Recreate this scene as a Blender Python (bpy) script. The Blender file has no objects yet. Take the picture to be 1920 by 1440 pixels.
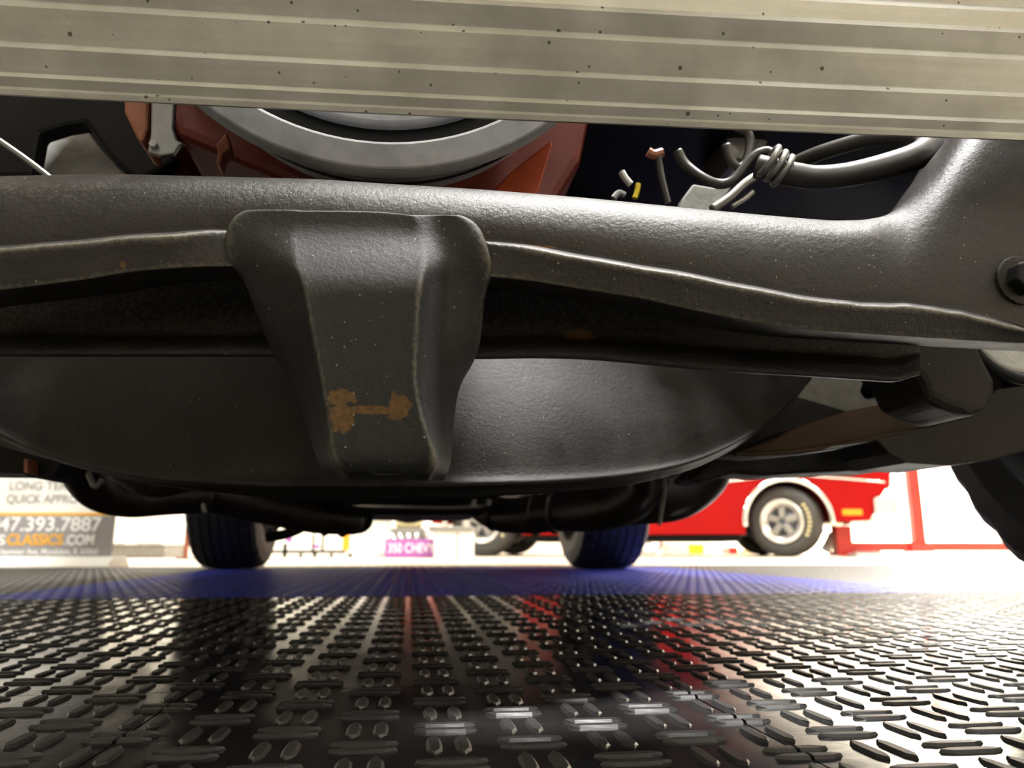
import bpy, bmesh, math, random
import numpy as np
from mathutils import Vector, Matrix

random.seed(7)
rng = np.random.default_rng(7)
scene = bpy.context.scene
COL = scene.collection

# ------------------------------------------------------------------ camera
FPX = 1441.0                      # focal length in pixels of the 1920 px frame
CAM_H = 0.085
YAW = math.radians(7.5)           # to the right of the car's axis (+Y)
PITCH = math.radians(11.91)
CAM = Vector((0.0, 0.0, CAM_H))
FWD = Vector((math.sin(YAW) * math.cos(PITCH), math.cos(YAW) * math.cos(PITCH), math.sin(PITCH)))
RGT = Vector((math.cos(YAW), -math.sin(YAW), 0))
UPV = RGT.cross(FWD)
cam_data = bpy.data.cameras.new('camera')
cam_data.sensor_width = 36.0
cam_data.lens = 36.0 * FPX / 1920.0
cam_data.clip_start = 0.01
cam_data.clip_end = 60
cam_data.dof.use_dof = True
cam_data.dof.focus_distance = 0.36
cam_data.dof.aperture_fstop = 12.0
cam = bpy.data.objects.new('camera', cam_data)
cam.location = CAM
cam.rotation_euler = FWD.to_track_quat('-Z', 'Y').to_euler()
COL.objects.link(cam)
scene.camera = cam

# ------------------------------------------------------------------ world, lights, exposure
world = bpy.data.worlds.new('world')
world.use_nodes = True
world.node_tree.nodes['Background'].inputs[0].default_value = (1.0, 0.96, 0.9, 1)
world.node_tree.nodes['Background'].inputs[1].default_value = 0.4
scene.world = world
ROOM = dict(x0=-7.5, x1=8.5, y0=-6.0, y1=9.6, h=3.6)

def area(name, loc, sx, sy, power, col=(1.0, 0.985, 0.955), rot=(0, 0, 0)):
    d = bpy.data.lights.new(name, 'AREA')
    d.shape = 'RECTANGLE'; d.size = sx; d.size_y = sy; d.energy = power; d.color = col
    o = bpy.data.objects.new(name, d)
    o.location = loc; o.rotation_euler = rot
    COL.objects.link(o)
    return o
for lx, pf, pm, pb in ((-4.6, 13, 80, 250), (-1.5, 19, 50, 200), (1.9, 56, 60, 220), (5.2, 66, 110, 380)):
    area('ceiling_lamp_front', (lx, -2.7, 3.5), 0.5, 2.4, pf)
    area('ceiling_lamp_middle', (lx * 1.05, 2.2, 3.5), 0.5, 2.4, pm)
    area('ceiling_lamp_back', (lx, 6.6, 3.5), 0.5, 2.4, pb)
area('ceiling_lamp_engine_bay', (0.75, 0.40, 3.5), 0.5, 0.7, 520)
area('added_corner_light', (6.9, 8.6, 3.5), 2.4, 0.5, 1300)  # unseen lamp added to brighten the back right wall mirrored in the tiles

vs = scene.view_settings
vs.view_transform = 'Standard'
vs.look = 'None'
vs.exposure = 0.0
vs.gamma = 1.0
vs.use_curve_mapping = False
cy = scene.cycles
cy.max_bounces = 7; cy.diffuse_bounces = 3; cy.glossy_bounces = 4; cy.transmission_bounces = 2
cy.use_adaptive_sampling = True; cy.adaptive_threshold = 0.03
cy.caustics_reflective = False; cy.caustics_refractive = False

# ------------------------------------------------------------------ helpers
def P(px, py, Y, s=0.0):
    """point of the place seen at a photo pixel, on the upright plane y = Y + s*x"""
    d = FWD + RGT * ((px - 960.0) / FPX) + UPV * ((720.0 - py) / FPX)
    t = Y / (d.y - s * d.x)
    return CAM + d * t

def Pc(px, py, dc):
    """the same with the distance along the horizontal view direction"""
    d = FWD + RGT * ((px - 960.0) / FPX) + UPV * ((720.0 - py) / FPX)
    fh = Vector((math.sin(YAW), math.cos(YAW), 0))
    return CAM + d * (dc / d.dot(fh))

def ground(px, dc):
    p = Pc(px, 1030, dc); return Vector((p.x, p.y, 0))

def link(name, me, mat=None, parent=None, smooth=False, bevel=0, bevseg=2, solid=0, sub=0, label=None):
    o = bpy.data.objects.new(name, me)
    if mat is not None:
        for m in (mat if isinstance(mat, (list, tuple)) else [mat]):
            me.materials.append(m)
    COL.objects.link(o)
    if parent is not None:
        o.parent = parent
        base = parent
        M = Matrix.Identity(4)
        chain = []
        while base is not None:
            chain.append(base); base = base.parent
        if not chain[-1].get('_local'):
            for b in reversed(chain):
                M = M @ b.matrix_parent_inverse @ b.matrix_basis
            o.matrix_parent_inverse = M.inverted()
    if smooth:
        for p in me.polygons: p.use_smooth = True
    if solid:
        m = o.modifiers.new('solid', 'SOLIDIFY'); m.thickness = solid; m.offset = 0
    if bevel:
        m = o.modifiers.new('bevel', 'BEVEL'); m.width = bevel; m.segments = bevseg; m.limit_method = 'ANGLE'
    if sub:
        m = o.modifiers.new('sub', 'SUBSURF'); m.levels = sub; m.render_levels = sub
    if label: o['label'] = label
    return o

def empty(name, loc, label, cat, group=None, rotz=0.0, local=True):
    o = bpy.data.objects.new(name, None)
    o.location = loc; o.rotation_euler = (0, 0, rotz)
    o.empty_display_size = 0.1
    o['label'] = label; o['category'] = cat
    if group: o['group'] = group
    if local: o['_local'] = 1
    COL.objects.link(o)
    return o

def mesh(name, verts, faces, fix=True):
    me = bpy.data.meshes.new(name)
    me.from_pydata([tuple(v) for v in verts], [], faces)
    me.update()
    if fix:
        bm = bmesh.new(); bm.from_mesh(me)
        bmesh.ops.recalc_face_normals(bm, faces=bm.faces)
        bm.to_mesh(me); bm.free()
    return me

def grid_mesh(name, rows, closed_u=False, closed_v=False):
    R = len(rows); Cn = len(rows[0])
    v = [p for r in rows for p in r]
    f = []
    for i in range(R - (0 if closed_v else 1)):
        for j in range(Cn - (0 if closed_u else 1)):
            a = i * Cn + j; b = i * Cn + (j + 1) % Cn
            c = ((i + 1) % R) * Cn + (j + 1) % Cn; d = ((i + 1) % R) * Cn + j
            f.append((a, b, c, d))
    return mesh(name, v, f)

def catmull(pts, n=8):
    pts = [np.array(p, float) for p in pts]
    q = [2 * pts[0] - pts[1]] + pts + [2 * pts[-1] - pts[-2]]
    out = []
    for i in range(1, len(q) - 2):
        for k in range(n):
            t = k / n
            a, b, c, d = q[i - 1], q[i], q[i + 1], q[i + 2]
            out.append(0.5 * (2 * b + (c - a) * t + (2 * a - 5 * b + 4 * c - d) * t * t + (3 * b - a - 3 * c + d) * t ** 3))
    out.append(pts[-1])
    return out

def tube_mesh(name, pts, rad, seg=16, n=8, closed=False):
    """pts: world points; rad: one radius or one per point; smooth swept tube with end caps"""
    if not hasattr(rad, '__len__'): rad = [rad] * len(pts)
    path = catmull([tuple(p) + (r,) for p, r in zip(pts, rad)], n)
    C_ = [Vector(p[:3]) for p in path]; Rr = [p[3] for p in path]
    N = len(C_)
    up = Vector((0.13, 0.21, 0.97)); rows = []
    for i in range(N):
        t = (C_[min(i + 1, N - 1)] - C_[max(i - 1, 0)]).normalized()
        a = up - t * up.dot(t)
        if a.length < 1e-4: a = Vector((1, 0, 0)) - t * t.x
        a.normalize(); up = a
        b = t.cross(a)
        rows.append([C_[i] + (a * math.cos(2 * math.pi * k / seg) + b * math.sin(2 * math.pi * k / seg)) * Rr[i] for k in range(seg)])
    v = [p for r in rows for p in r]; f = []
    for i in range(N - 1):
        for k in range(seg):
            f.append((i * seg + k, i * seg + (k + 1) % seg, (i + 1) * seg + (k + 1) % seg, (i + 1) * seg + k))
    f.append(tuple(range(seg))[::-1]); f.append(tuple((N - 1) * seg + k for k in range(seg)))
    return mesh(name, v, f)

def prism_mesh(name, outline, depth):
    """outline: list of world points (one face), extruded by the vector depth"""
    n = len(outline); d = Vector(depth)
    v = [Vector(p) for p in outline] + [Vector(p) + d for p in outline]
    f = [tuple(range(n)), tuple(range(2 * n - 1, n - 1, -1))]
    for i in range(n):
        f.append((i, (i + 1) % n, n + (i + 1) % n, n + i))
    return mesh(name, v, f)

def box_mesh(name, x0, x1, y0, y1, z0, z1):
    return prism_mesh(name, [(x0, y0, z0), (x1, y0, z0), (x1, y1, z0), (x0, y1, z0)], (0, 0, z1 - z0))

def lathe_mesh(name, prof, seg=48, axis='X', mod=None):
    """prof: closed list of (r, a): radius and position along the axis"""
    rows = []
    for k in range(seg):
        t = 2 * math.pi * k / seg
        row = []
        for j, (r, a) in enumerate(prof):
            rr = mod(k, j, r) if mod else r
            c, s_ = math.cos(t) * rr, math.sin(t) * rr
            row.append(Vector((a, c, s_)) if axis == 'X' else Vector((c, a, s_)) if axis == 'Y' else Vector((c, s_, a)))
        rows.append(row)
    return grid_mesh(name, rows, closed_u=True, closed_v=True)

def xform(me, loc, rotz=0.0):
    me.transform(Matrix.Translation(loc) @ Matrix.Rotation(rotz, 4, 'Z'))
    return me

# ------------------------------------------------------------------ materials
def new_mat(name):
    m = bpy.data.materials.new(name); m.use_nodes = True
    nt = m.node_tree; b = nt.nodes['Principled BSDF']
    return m, nt, b

def node(nt, typ, **kw):
    n = nt.nodes.new(typ)
    for k, v in kw.items():
        if k == 'inp':
            for kk, vv in v.items(): n.inputs[kk].default_value = vv
        else: setattr(n, k, v)
    return n

def noise(nt, scale, detail=4, rough=0.6, co=None):
    n = node(nt, 'ShaderNodeTexNoise', inp={'Scale': scale, 'Detail': detail, 'Roughness': rough})
    if co is not None: nt.links.new(co, n.inputs['Vector'])
    return n.outputs['Fac']

def ramp(nt, fac, stops):
    r = node(nt, 'ShaderNodeValToRGB')
    els = r.color_ramp.elements
    while len(els) < len(stops): els.new(0.5)
    for e, (p, c) in zip(els, stops):
        e.position = p; e.color = (c, c, c, 1) if not hasattr(c, '__len__') else (*c, 1)
    nt.links.new(fac, r.inputs['Fac'])
    return r.outputs['Color']

def mix(nt, fac, a, b):
    n = node(nt, 'ShaderNodeMix', data_type='RGBA')
    for i, s_ in ((0, fac), (6, a), (7, b)):
        if hasattr(s_, 'is_output'): nt.links.new(s_, n.inputs[i])
        elif i == 0: n.inputs[0].default_value = s_
        else: n.inputs[i].default_value = (*s_, 1)
    return n.outputs[2]

def math_(nt, op, a, b=None, clamp=False):
    n = node(nt, 'ShaderNodeMath', operation=op, use_clamp=clamp)
    for i, s_ in enumerate((a, b)):
        if s_ is None: continue
        if hasattr(s_, 'is_output'): nt.links.new(s_, n.inputs[i])
        else: n.inputs[i].default_value = s_
    return n.outputs[0]

def bump(nt, b, h, strength, dist):
    n = node(nt, 'ShaderNodeBump', inp={'Strength': strength, 'Distance': dist})
    nt.links.new(h, n.inputs['Height']); nt.links.new(n.outputs[0], b.inputs['Normal'])

def simple(name, col, rough=0.5, metal=0.0, var=0.0, scale=20, bmp=0.0, emit=0.0, coat=0.0, spec=0.5):
    m, nt, b = new_mat(name)
    b.inputs['Roughness'].default_value = rough; b.inputs['Metallic'].default_value = metal
    b.inputs['Coat Weight'].default_value = coat; b.inputs['Specular IOR Level'].default_value = spec
    co = node(nt, 'ShaderNodeTexCoord').outputs['Object']
    if var:
        n = noise(nt, scale, 5, 0.6, co)
        dark = tuple(max(0, c * (1 - var)) for c in col); lite = tuple(min(1, c * (1 + var)) for c in col)
        nt.links.new(ramp(nt, n, [(0.3, dark), (0.7, lite)]), b.inputs['Base Color'])
        if bmp: bump(nt, b, n, bmp, 0.002)
    else:
        b.inputs['Base Color'].default_value = (*col, 1)
    if emit:
        b.inputs['Emission Color'].default_value = (*col, 1); b.inputs['Emission Strength'].default_value = emit
    return m

def grime(name, base, dust, rough=0.5, spots=(), dust_amt=0.5, speck=0.5, bmp=0.6, spec=0.22, wear=0.0, rustc=(0.17, 0.085, 0.02)):
    """old black undercoating: mottled paint, road dust, pale specks, fine grain, rust spots at given places"""
    m, nt, b = new_mat(name)
    co = node(nt, 'ShaderNodeTexCoord').outputs['Object']
    n1 = noise(nt, 22, 6, 0.65, co); n2 = noise(nt, 420, 5, 0.75, co); n3 = noise(nt, 7, 3, 0.5, co)
    c = mix(nt, math_(nt, 'MULTIPLY', ramp(nt, n1, [(0.38, 0.0), (0.72, 1.0)]), dust_amt), base, dust)
    c = mix(nt, math_(nt, 'MULTIPLY', ramp(nt, n3, [(0.45, 0.0), (0.8, 1.0)]), dust_amt * 0.6), c, (dust[0] * 1.15, dust[1] * 0.98, dust[2] * 0.8))
    rust = None
    for (p, r) in spots:
        sub = node(nt, 'ShaderNodeVectorMath', operation='SUBTRACT'); nt.links.new(co, sub.inputs[0]); sub.inputs[1].default_value = p
        div = node(nt, 'ShaderNodeVectorMath', operation='DIVIDE'); nt.links.new(sub.outputs[0], div.inputs[0]); div.inputs[1].default_value = r
        ln = node(nt, 'ShaderNodeVectorMath', operation='LENGTH'); nt.links.new(div.outputs[0], ln.inputs[0])
        v = math_(nt, 'SUBTRACT', 1.3, ln.outputs['Value'])
        rust = v if rust is None else math_(nt, 'MAXIMUM', rust, v)
    if rust is not None:
        nz = math_(nt, 'ADD', math_(nt, 'MULTIPLY', noise(nt, 120, 5, 0.75, co), 0.6), math_(nt, 'MULTIPLY', noise(nt, 330, 4, 0.7, co), 0.4))
        k = math_(nt, 'ADD', rust, math_(nt, 'MULTIPLY', math_(nt, 'SUBTRACT', nz, 0.5), 3.2))
        k = ramp(nt, k, [(0.2, 0.0), (0.34, 1.0)])
        rc = ramp(nt, n2, [(0.35, tuple(x * 0.45 for x in rustc)), (0.68, rustc)])
        c = mix(nt, k, c, rc)
    if wear:
        pt = node(nt, 'ShaderNodeNewGeometry').outputs['Pointiness']
        wv = math_(nt, 'ADD', pt, math_(nt, 'MULTIPLY', math_(nt, 'SUBTRACT', n2, 0.5), 0.06))
        wv = ramp(nt, wv, [(wear, 0.0), (wear + 0.035, 1.0)])
        c = mix(nt, math_(nt, 'MULTIPLY', wv, 0.75), c, (0.17, 0.155, 0.12))
    vo = node(nt, 'ShaderNodeTexVoronoi', inp={'Scale': 420.0, 'Randomness': 1.0}); nt.links.new(co, vo.inputs['Vector'])
    cr = node(nt, 'ShaderNodeSeparateColor'); nt.links.new(vo.outputs['Color'], cr.inputs[0])
    sp = math_(nt, 'LESS_THAN', vo.outputs['Distance'], math_(nt, 'MULTIPLY', cr.outputs[1], 0.16))
    keep = math_(nt, 'GREATER_THAN', cr.outputs[0], 1.0 - 0.35 * speck)
    c = mix(nt, math_(nt, 'MULTIPLY', math_(nt, 'MULTIPLY', sp, keep), 0.7), c, (0.32, 0.31, 0.28))
    nt.links.new(c, b.inputs['Base Color'])
    nt.links.new(ramp(nt, n1, [(0.3, rough - 0.08), (0.7, rough + 0.12)]), b.inputs['Roughness'])
    b.inputs['Specular IOR Level'].default_value = spec
    h = math_(nt, 'ADD', math_(nt, 'MULTIPLY', n2, 0.55), math_(nt, 'MULTIPLY', n1, 0.6))
    bump(nt, b, h, bmp, 0.0016)
    return m

M = {}
M['alu'], nt, b = new_mat('ribbed_aluminium')
co = node(nt, 'ShaderNodeTexCoord').outputs['Object']
mp = node(nt, 'ShaderNodeMapping', inp={'Scale': (6, 40, 300)}); nt.links.new(co, mp.inputs[0])
st = noise(nt, 1.0, 4, 0.6, mp.outputs[0]); cl = noise(nt, 26, 5, 0.65, co)
c = ramp(nt, cl, [(0.3, (0.36, 0.36, 0.325)), (0.7, (0.52, 0.52, 0.48))])
c = mix(nt, math_(nt, 'MULTIPLY', ramp(nt, st, [(0.4, 0.0), (0.7, 1.0)]), 0.35), c, (0.34, 0.33, 0.27))
vo = node(nt, 'ShaderNodeTexVoronoi', inp={'Scale': 230.0}); nt.links.new(co, vo.inputs['Vector'])
cr = node(nt, 'ShaderNodeSeparateColor'); nt.links.new(vo.outputs['Color'], cr.inputs[0])
spk = math_(nt, 'MULTIPLY', math_(nt, 'LESS_THAN', vo.outputs['Distance'], math_(nt, 'MULTIPLY', cr.outputs[1], 0.22)), math_(nt, 'GREATER_THAN', cr.outputs[0], 0.78))
c = mix(nt, math_(nt, 'MULTIPLY', spk, 0.85), c, (0.05, 0.04, 0.03))
nt.links.new(c, b.inputs['Base Color'])
b.inputs['Metallic'].default_value = 0.55
nt.links.new(ramp(nt, cl, [(0.3, 0.30), (0.7, 0.44)]), b.inputs['Roughness'])
bump(nt, b, st, 0.12, 0.0006)

def tile_mat(name, col, rough):
    m, nt, b = new_mat(name)
    co = node(nt, 'ShaderNodeTexCoord').outputs['Object']
    geo = node(nt, 'ShaderNodeNewGeometry').outputs['Position']
    n = noise(nt, 9, 5, 0.65, geo); n2 = noise(nt, 160, 3, 0.6, geo)
    lite = tuple(c_ * 1.5 + 0.006 for c_ in col)
    nt.links.new(ramp(nt, n, [(0.35, col), (0.75, lite)]), b.inputs['Base Color'])
    nt.links.new(ramp(nt, n, [(0.3, rough - 0.05), (0.7, rough + 0.08)]), b.inputs['Roughness'])
    b.inputs['Specular IOR Level'].default_value = 1.0 if name == 'black_tile_plastic' else 0.35
    bump(nt, b, n2, 0.06, 0.0008)
    return m
M['tile_black'] = tile_mat('black_tile_plastic', (0.014, 0.013, 0.012), 0.135)
M['tile_blue'] = tile_mat('blue_tile_plastic', (0.035, 0.05, 0.46), 0.42)
M['tile_grey'] = tile_mat('grey_tile_plastic', (0.065, 0.064, 0.062), 0.35)
M['tread_black'] = tile_mat('black_tread_plastic', (0.020, 0.020, 0.020), 0.45)

M['concrete'] = simple('cream_floor_paint', (0.62, 0.54, 0.42), 0.35, var=0.12, scale=2.5)
M['wall'] = simple('white_wall_paint', (0.86, 0.82, 0.71), 0.7, var=0.03, scale=1.5)
M['ceil'] = simple('ceiling_paint', (0.75, 0.74, 0.70), 0.8, var=0.03, scale=1.0)
M['tyre'] = simple('tyre_rubber', (0.013, 0.013, 0.014), 0.55, var=0.3, scale=60, bmp=0.15)
M['tyre_dusty'] = simple('dusty_tyre_rubber', (0.03, 0.028, 0.024), 0.6, var=0.3, scale=40, bmp=0.15)
M['black'] = simple('black_paint', (0.006, 0.006, 0.006), 0.55, var=0.4, scale=30, bmp=0.2, spec=0.15)
M['chrome'] = simple('chrome', (0.8, 0.8, 0.8), 0.12, 1.0, var=0.04, scale=8)
M['steel'] = simple('dull_steel', (0.3, 0.29, 0.27), 0.42, 0.7, var=0.2, scale=40, bmp=0.1)
M['pipe'] = simple('sooty_exhaust_steel', (0.035, 0.028, 0.026), 0.42, 0.4, var=0.45, scale=35, bmp=0.25)
M['orange_lit'] = simple('lit_orange_enamel', (0.50, 0.07, 0.012), 0.42, var=0.2, scale=30, bmp=0.15)  # brighter copy of the engine enamel, for the lit plate
M['orange'] = simple('shaded_orange_enamel', (0.17, 0.018, 0.007), 0.5, var=0.3, scale=30, bmp=0.15)  # same enamel dimmed, the engine bay's shade put into the colour
M['pulley'] = simple('satin_grey_pulley', (0.40, 0.40, 0.41), 0.5, 0.0, var=0.25, scale=45, bmp=0.1)
M['rubber'] = simple('dusty_rubber_hose', (0.05, 0.045, 0.04), 0.45, var=0.35, scale=50, bmp=0.25)
M['pale'] = simple('pale_grey_primer', (0.42, 0.42, 0.40), 0.6, var=0.2, scale=90, bmp=0.3)
M['red_paint'] = simple('red_car_paint', (0.28, 0.003, 0.0025), 0.4, var=0.06, scale=3, spec=0.1)
M['red_steel'] = simple('red_painted_steel', (0.55, 0.02, 0.012), 0.35, var=0.1, scale=12)
M['white_gloss'] = simple('white_plastic', (0.82, 0.80, 0.74), 0.35, var=0.03, scale=6)
M['grey_print'] = simple('grey_banner_print', (0.30, 0.285, 0.29), 0.5, var=0.04, scale=8)
M['white_print'] = simple('white_lettering', (0.85, 0.84, 0.82), 0.5, var=0.02, scale=8)
M['grey_letter'] = simple('grey_lettering', (0.33, 0.32, 0.30), 0.5, var=0.05, scale=8)
M['yellow_print'] = simple('yellow_orange_lettering', (0.85, 0.42, 0.02), 0.5, var=0.04, scale=8)
M['purple'] = simple('purple_placard', (0.36, 0.10, 0.36), 0.5, var=0.05, scale=8)
M['brown'] = simple('brown_post_paint', (0.22, 0.06, 0.025), 0.5, var=0.15, scale=14)
M['amber'] = simple('amber_lens', (0.85, 0.26, 0.01), 0.25, var=0.1, scale=30)
M['tan'] = simple('tan_plastic', (0.5, 0.42, 0.22), 0.5, var=0.1, scale=20)
M['glass'] = simple('dark_window_glass', (0.03, 0.035, 0.04), 0.06, var=0.1, scale=5)
M['coppery'] = simple('rusty_orange_paint', (0.45, 0.15, 0.07), 0.5, var=0.3, scale=60, bmp=0.2)
M['yellow'] = simple('yellow_wire_cap', (0.8, 0.6, 0.02), 0.4, var=0.05, scale=20)
M['cream_rim'] = simple('silver_wheel_paint', (0.6, 0.58, 0.54), 0.25, 0.7, var=0.06, scale=20)
M['darkmetal'] = simple('dark_wheel_center', (0.08, 0.085, 0.1), 0.3, 0.7, var=0.3, scale=40)

# ------------------------------------------------------------------ the room
def struct(name, me, mat):
    o = link(name, me, mat); o['kind'] = 'structure'; return o
rx0, rx1, ry0, ry1, rh = ROOM['x0'], ROOM['x1'], ROOM['y0'], ROOM['y1'], ROOM['h']
floor = struct('floor', box_mesh('floor', rx0, rx1, ry0, ry1, -0.12, -0.006), M['concrete'])
struct('wall_back', box_mesh('wall_back', rx0, rx1, ry1, ry1 + 0.15, -0.12, rh), M['wall'])
struct('wall_front', box_mesh('wall_front', rx0, rx1, ry0 - 0.15, ry0, -0.12, rh), M['wall'])
struct('wall_left', box_mesh('wall_left', rx0 - 0.15, rx0, ry0, ry1, -0.12, rh), M['wall'])
struct('wall_right', box_mesh('wall_right', rx1, rx1 + 0.15, ry0, ry1, -0.12, rh), M['wall'])
struct('ceiling', box_mesh('ceiling', rx0, rx1, ry0, ry1, rh, rh + 0.12), M['ceil'])

# interlocking tread tiles -------------------------------------------------
PX, PY = 0.0365, 0.0325                  # pitch of the basket-weave tread
X0, Y0 = 0.0196, 0.328                   # a cross bar pair sits here
NX, NY = 8, 9                            # tread cells in a tile
TX, TY = NX * PX, NY * PY
SX, SY = X0 + 4 * PX, Y0 + 5.5 * PY      # a tile corner
GAP = 0.0011
tile_me = {}
def tile_mesh(key):
    if key not in tile_me:
        g = GAP / 2
        me = box_mesh('tile_' + key, g, TX - g, g, TY - g, -0.006, 0.0)
        tile_me[key] = me
    return tile_me[key]

def stud_verts(L, W, H, cut=None):
    """low lens-shaped ridge along X: pointed ends, flat top; cut keeps only one half"""
    a, t = L / 2, W / 2
    prof = [(-a, 0.0), (-a * 0.62, t), (0, t * 1.12), (a * 0.62, t), (a, 0.0)]
    if cut == 'l': prof = [(-a, 0.0), (-a * 0.62, t), (-GAP * 0.8, t * 1.12)]
    if cut == 'r': prof = [(GAP * 0.8, t * 1.12), (a * 0.62, t), (a, 0.0)]
    low = [(x, y) for x, y in prof] + [(x, -y) for x, y in prof[::-1] if y > 0]
    n = len(low)
    v = [(x, y, 0.0) for x, y in low] + [(x * 0.93 if abs(x) > a * 0.7 else x, y * 0.62, H) for x, y in low]
    f = [tuple(range(n, 2 * n))] + [(i, (i + 1) % n, n + (i + 1) % n, n + i) for i in range(n)]
    return v, f
LEN, WID, HGT, OFF = 0.0300, 0.0066, 0.0013, 0.0058
def blue_tile(i, j): return (-3 <= i <= 2) and (3 <= j <= 8)
def tile_key(i, j):
    yc = SY + (j + 0.5) * TY
    if blue_tile(i, j): return 'blue'
    return 'black' if j <= 2 else 'grey'
I0, I1, J0, J1 = -11, 12, -7, 9
tiles = {}
for j in range(J0, J1 + 1):
    for i in range(I0, I1 + 1):
        x, y = SX + i * TX, SY + j * TY
        c = Vector((x + TX / 2, y + TY / 2, 0)) - Vector((0, 0, 0))
        fd = c.x * math.sin(YAW) + c.y * math.cos(YAW); rd = c.x * math.cos(YAW) - c.y * math.sin(YAW)
        if fd < -1.6 or (fd > 0 and abs(rd) > 0.78 * fd + 0.55) or (fd <= 0 and abs(rd) > 0.9): continue
        k = tile_key(i, j)
        o = link('floor_tile', tile_mesh(k), None, floor)
        if not o.data.materials: o.data.materials.append(M['tile_' + k])
        o.location = (x, y, 0)
        tiles[(i, j)] = o
stud_me = {}
def stud_mesh(kind):
    if kind not in stud_me:
        v, f = stud_verts(LEN, WID, HGT, {'l': 'l', 'r': 'r'}.get(kind[-1]))
        if kind[0] == 'v': v = [(-y, x, z) for x, y, z in v]
        me = mesh('tread_' + kind, v, f); me.materials.append(M['tread_black']); stud_me[kind] = me
    return stud_me[kind]
mats = ['tread_black', 'tile_blue', 'tile_grey']
cand, far = [], []
for (ti, tj), tob in tiles.items():
    for cj in range(NY):
        for ci in range(NX + 1):
            gi = 4 + ti * NX + ci                 # column index counted from X0
            gj = 6 + tj * NY + cj                 # row index counted from Y0
            x = X0 + gi * PX; y = Y0 + gj * PY
            horizontal = (gi + gj) % 2 == 0
            edge = 'r' if ci == 0 else 'l' if ci == NX else ''
            for sgn in (-1, 1):
                if horizontal:
                    k = 'h' + edge; p = (x, y + sgn * OFF)
                else:
                    if edge == 'r' and sgn < 0: continue
                    if edge == 'l' and sgn > 0: continue
                    k = 'v'; p = (x + sgn * OFF * 1.08, y)
                fd = p[0] * math.sin(YAW) + p[1] * math.cos(YAW); rd = p[0] * math.cos(YAW) - p[1] * math.sin(YAW)
                seen = fd > 0.27 and abs(rd) < 0.70 * fd + 0.02
                cand.append((fd if seen else 99 + fd, k, p, tob, tile_key(ti, tj)))
cand.sort(key=lambda c_: c_[0])
for n_, (d_, k, p, tob, tk) in enumerate(cand):
    if n_ < 300:
        o = bpy.data.objects.new('tread_bar', stud_mesh(k)); COL.objects.link(o)
        o.parent = tob; o.location = (p[0] - tob.location.x, p[1] - tob.location.y, 0)
    else: far.append((k, p, tk))
V, F, MI, off = [], [], [], 0
for k, p, tk in far:
    me = stud_mesh(k)
    key = '_np' + k
    if key not in stud_me:
        stud_me[key] = (np.array([v.co[:] for v in me.vertices]), [tuple(q.vertices) for q in me.polygons])
    vv, ff = stud_me[key]
    V.append(vv + np.array([p[0], p[1], 0.0])); F += [tuple(a + off for a in q) for q in ff]
    MI += [{'black': 0, 'blue': 1, 'grey': 2}[tk]] * len(ff); off += len(vv)
tm = bpy.data.meshes.new('tread_pattern'); tm.from_pydata(np.concatenate(V), [], F)
tp = link('tread_pattern', tm, [M[m_] for m_ in mats], floor); tp['kind'] = 'stuff'
tm.polygons.foreach_set('material_index', MI)

# ------------------------------------------------------------------ the car above the camera
car = empty('car', (0, 1.9, 0), 'old car seen from below, black subframe, orange engine and ribbed silver front panel', 'car', local=False)
SL = -0.055                     # the front end stands slightly askew to the tiles
spot = lambda px, py, Y, r: (tuple(P(px, py, Y, SL)), r)
M['beam'] = grime('crossmember_grime', (0.010, 0.0095, 0.0085), (0.027, 0.0235, 0.020), 0.38, dust_amt=0.7, speck=0.6, spec=0.30, wear=0.512,
                  spots=[spot(1085, 630, 0.373, (0.0085, 0.05, 0.0040)), 
                         spot(232, 497, 0.306, (0.001, 0.02, 0.0012)), spot(1010, 458, 0.309, (0.007, 0.006, 0.0006))])
M['bracket'] = grime('bracket_grime', (0.012, 0.0125, 0.012), (0.030, 0.030, 0.028), 0.50, dust_amt=0.35, speck=0.9, wear=0.512, rustc=(0.13, 0.07, 0.02),
                     spots=[spot(641, 745, 0.288, (0.0048, 0.03, 0.0035)), spot(640, 778, 0.288, (0.0046, 0.03, 0.0055)),
                            spot(685, 768, 0.288, (0.011, 0.03, 0.0015)), spot(752, 762, 0.288, (0.0042, 0.03, 0.0055))])
M['pan'] = grime('pan_grime', (0.010, 0.0095, 0.009), (0.045, 0.042, 0.038), 0.50, dust_amt=0.55, speck=0.15, bmp=0.5)
M['arm'] = grime('suspension_grime', (0.012, 0.011, 0.010), (0.045, 0.038, 0.030), 0.5, dust_amt=0.5, speck=0.2, rustc=(0.12, 0.06, 0.03))
M['rust_arm'] = grime('rusty_arm', (0.035, 0.022, 0.012), (0.07, 0.045, 0.025), 0.6, dust_amt=0.6, speck=0.1)

# ribbed front panel: a rolled sheet with stepped flutes
prof = [(223, .2945), (221.5, .2900), (215, .2894), (210, .2905), (192, .2882), (186.5, .2890), (184, .2896), (140, .2847), (133, .2857), (130, .2864),
        (67, .2799), (59, .2811), (55.5, .2818), (13, .2769), (8, .2776), (5, .2780), (-28, .2764), (-34, .2769), (-38, .2774), (-95, .2720),
        (-103, .2728), (-170, .2660), (-178, .2668), (-300, .2560), (-520, .2480)]
xs = np.linspace(-620, 2560, 54)
rows = []
for (py, Y) in prof:
    row = []
    for x in xs:
        u = (x - 960) / 960.0
        row.append(P(x, py + u * (43 + (221 - py) * .055) - 4 * u * u, Y, SL))
    for e0, e1, X in ((0, 1, -.86), (-1, -2, .86)):           # on to both front corners of the car
        d_ = row[e0] - row[e1]; row_end = row[e0] + d_ * ((X - row[e0].x) / d_.x)
        row.insert(0, row_end) if X < 0 else row.append(row_end)
    rows.append(row)
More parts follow.
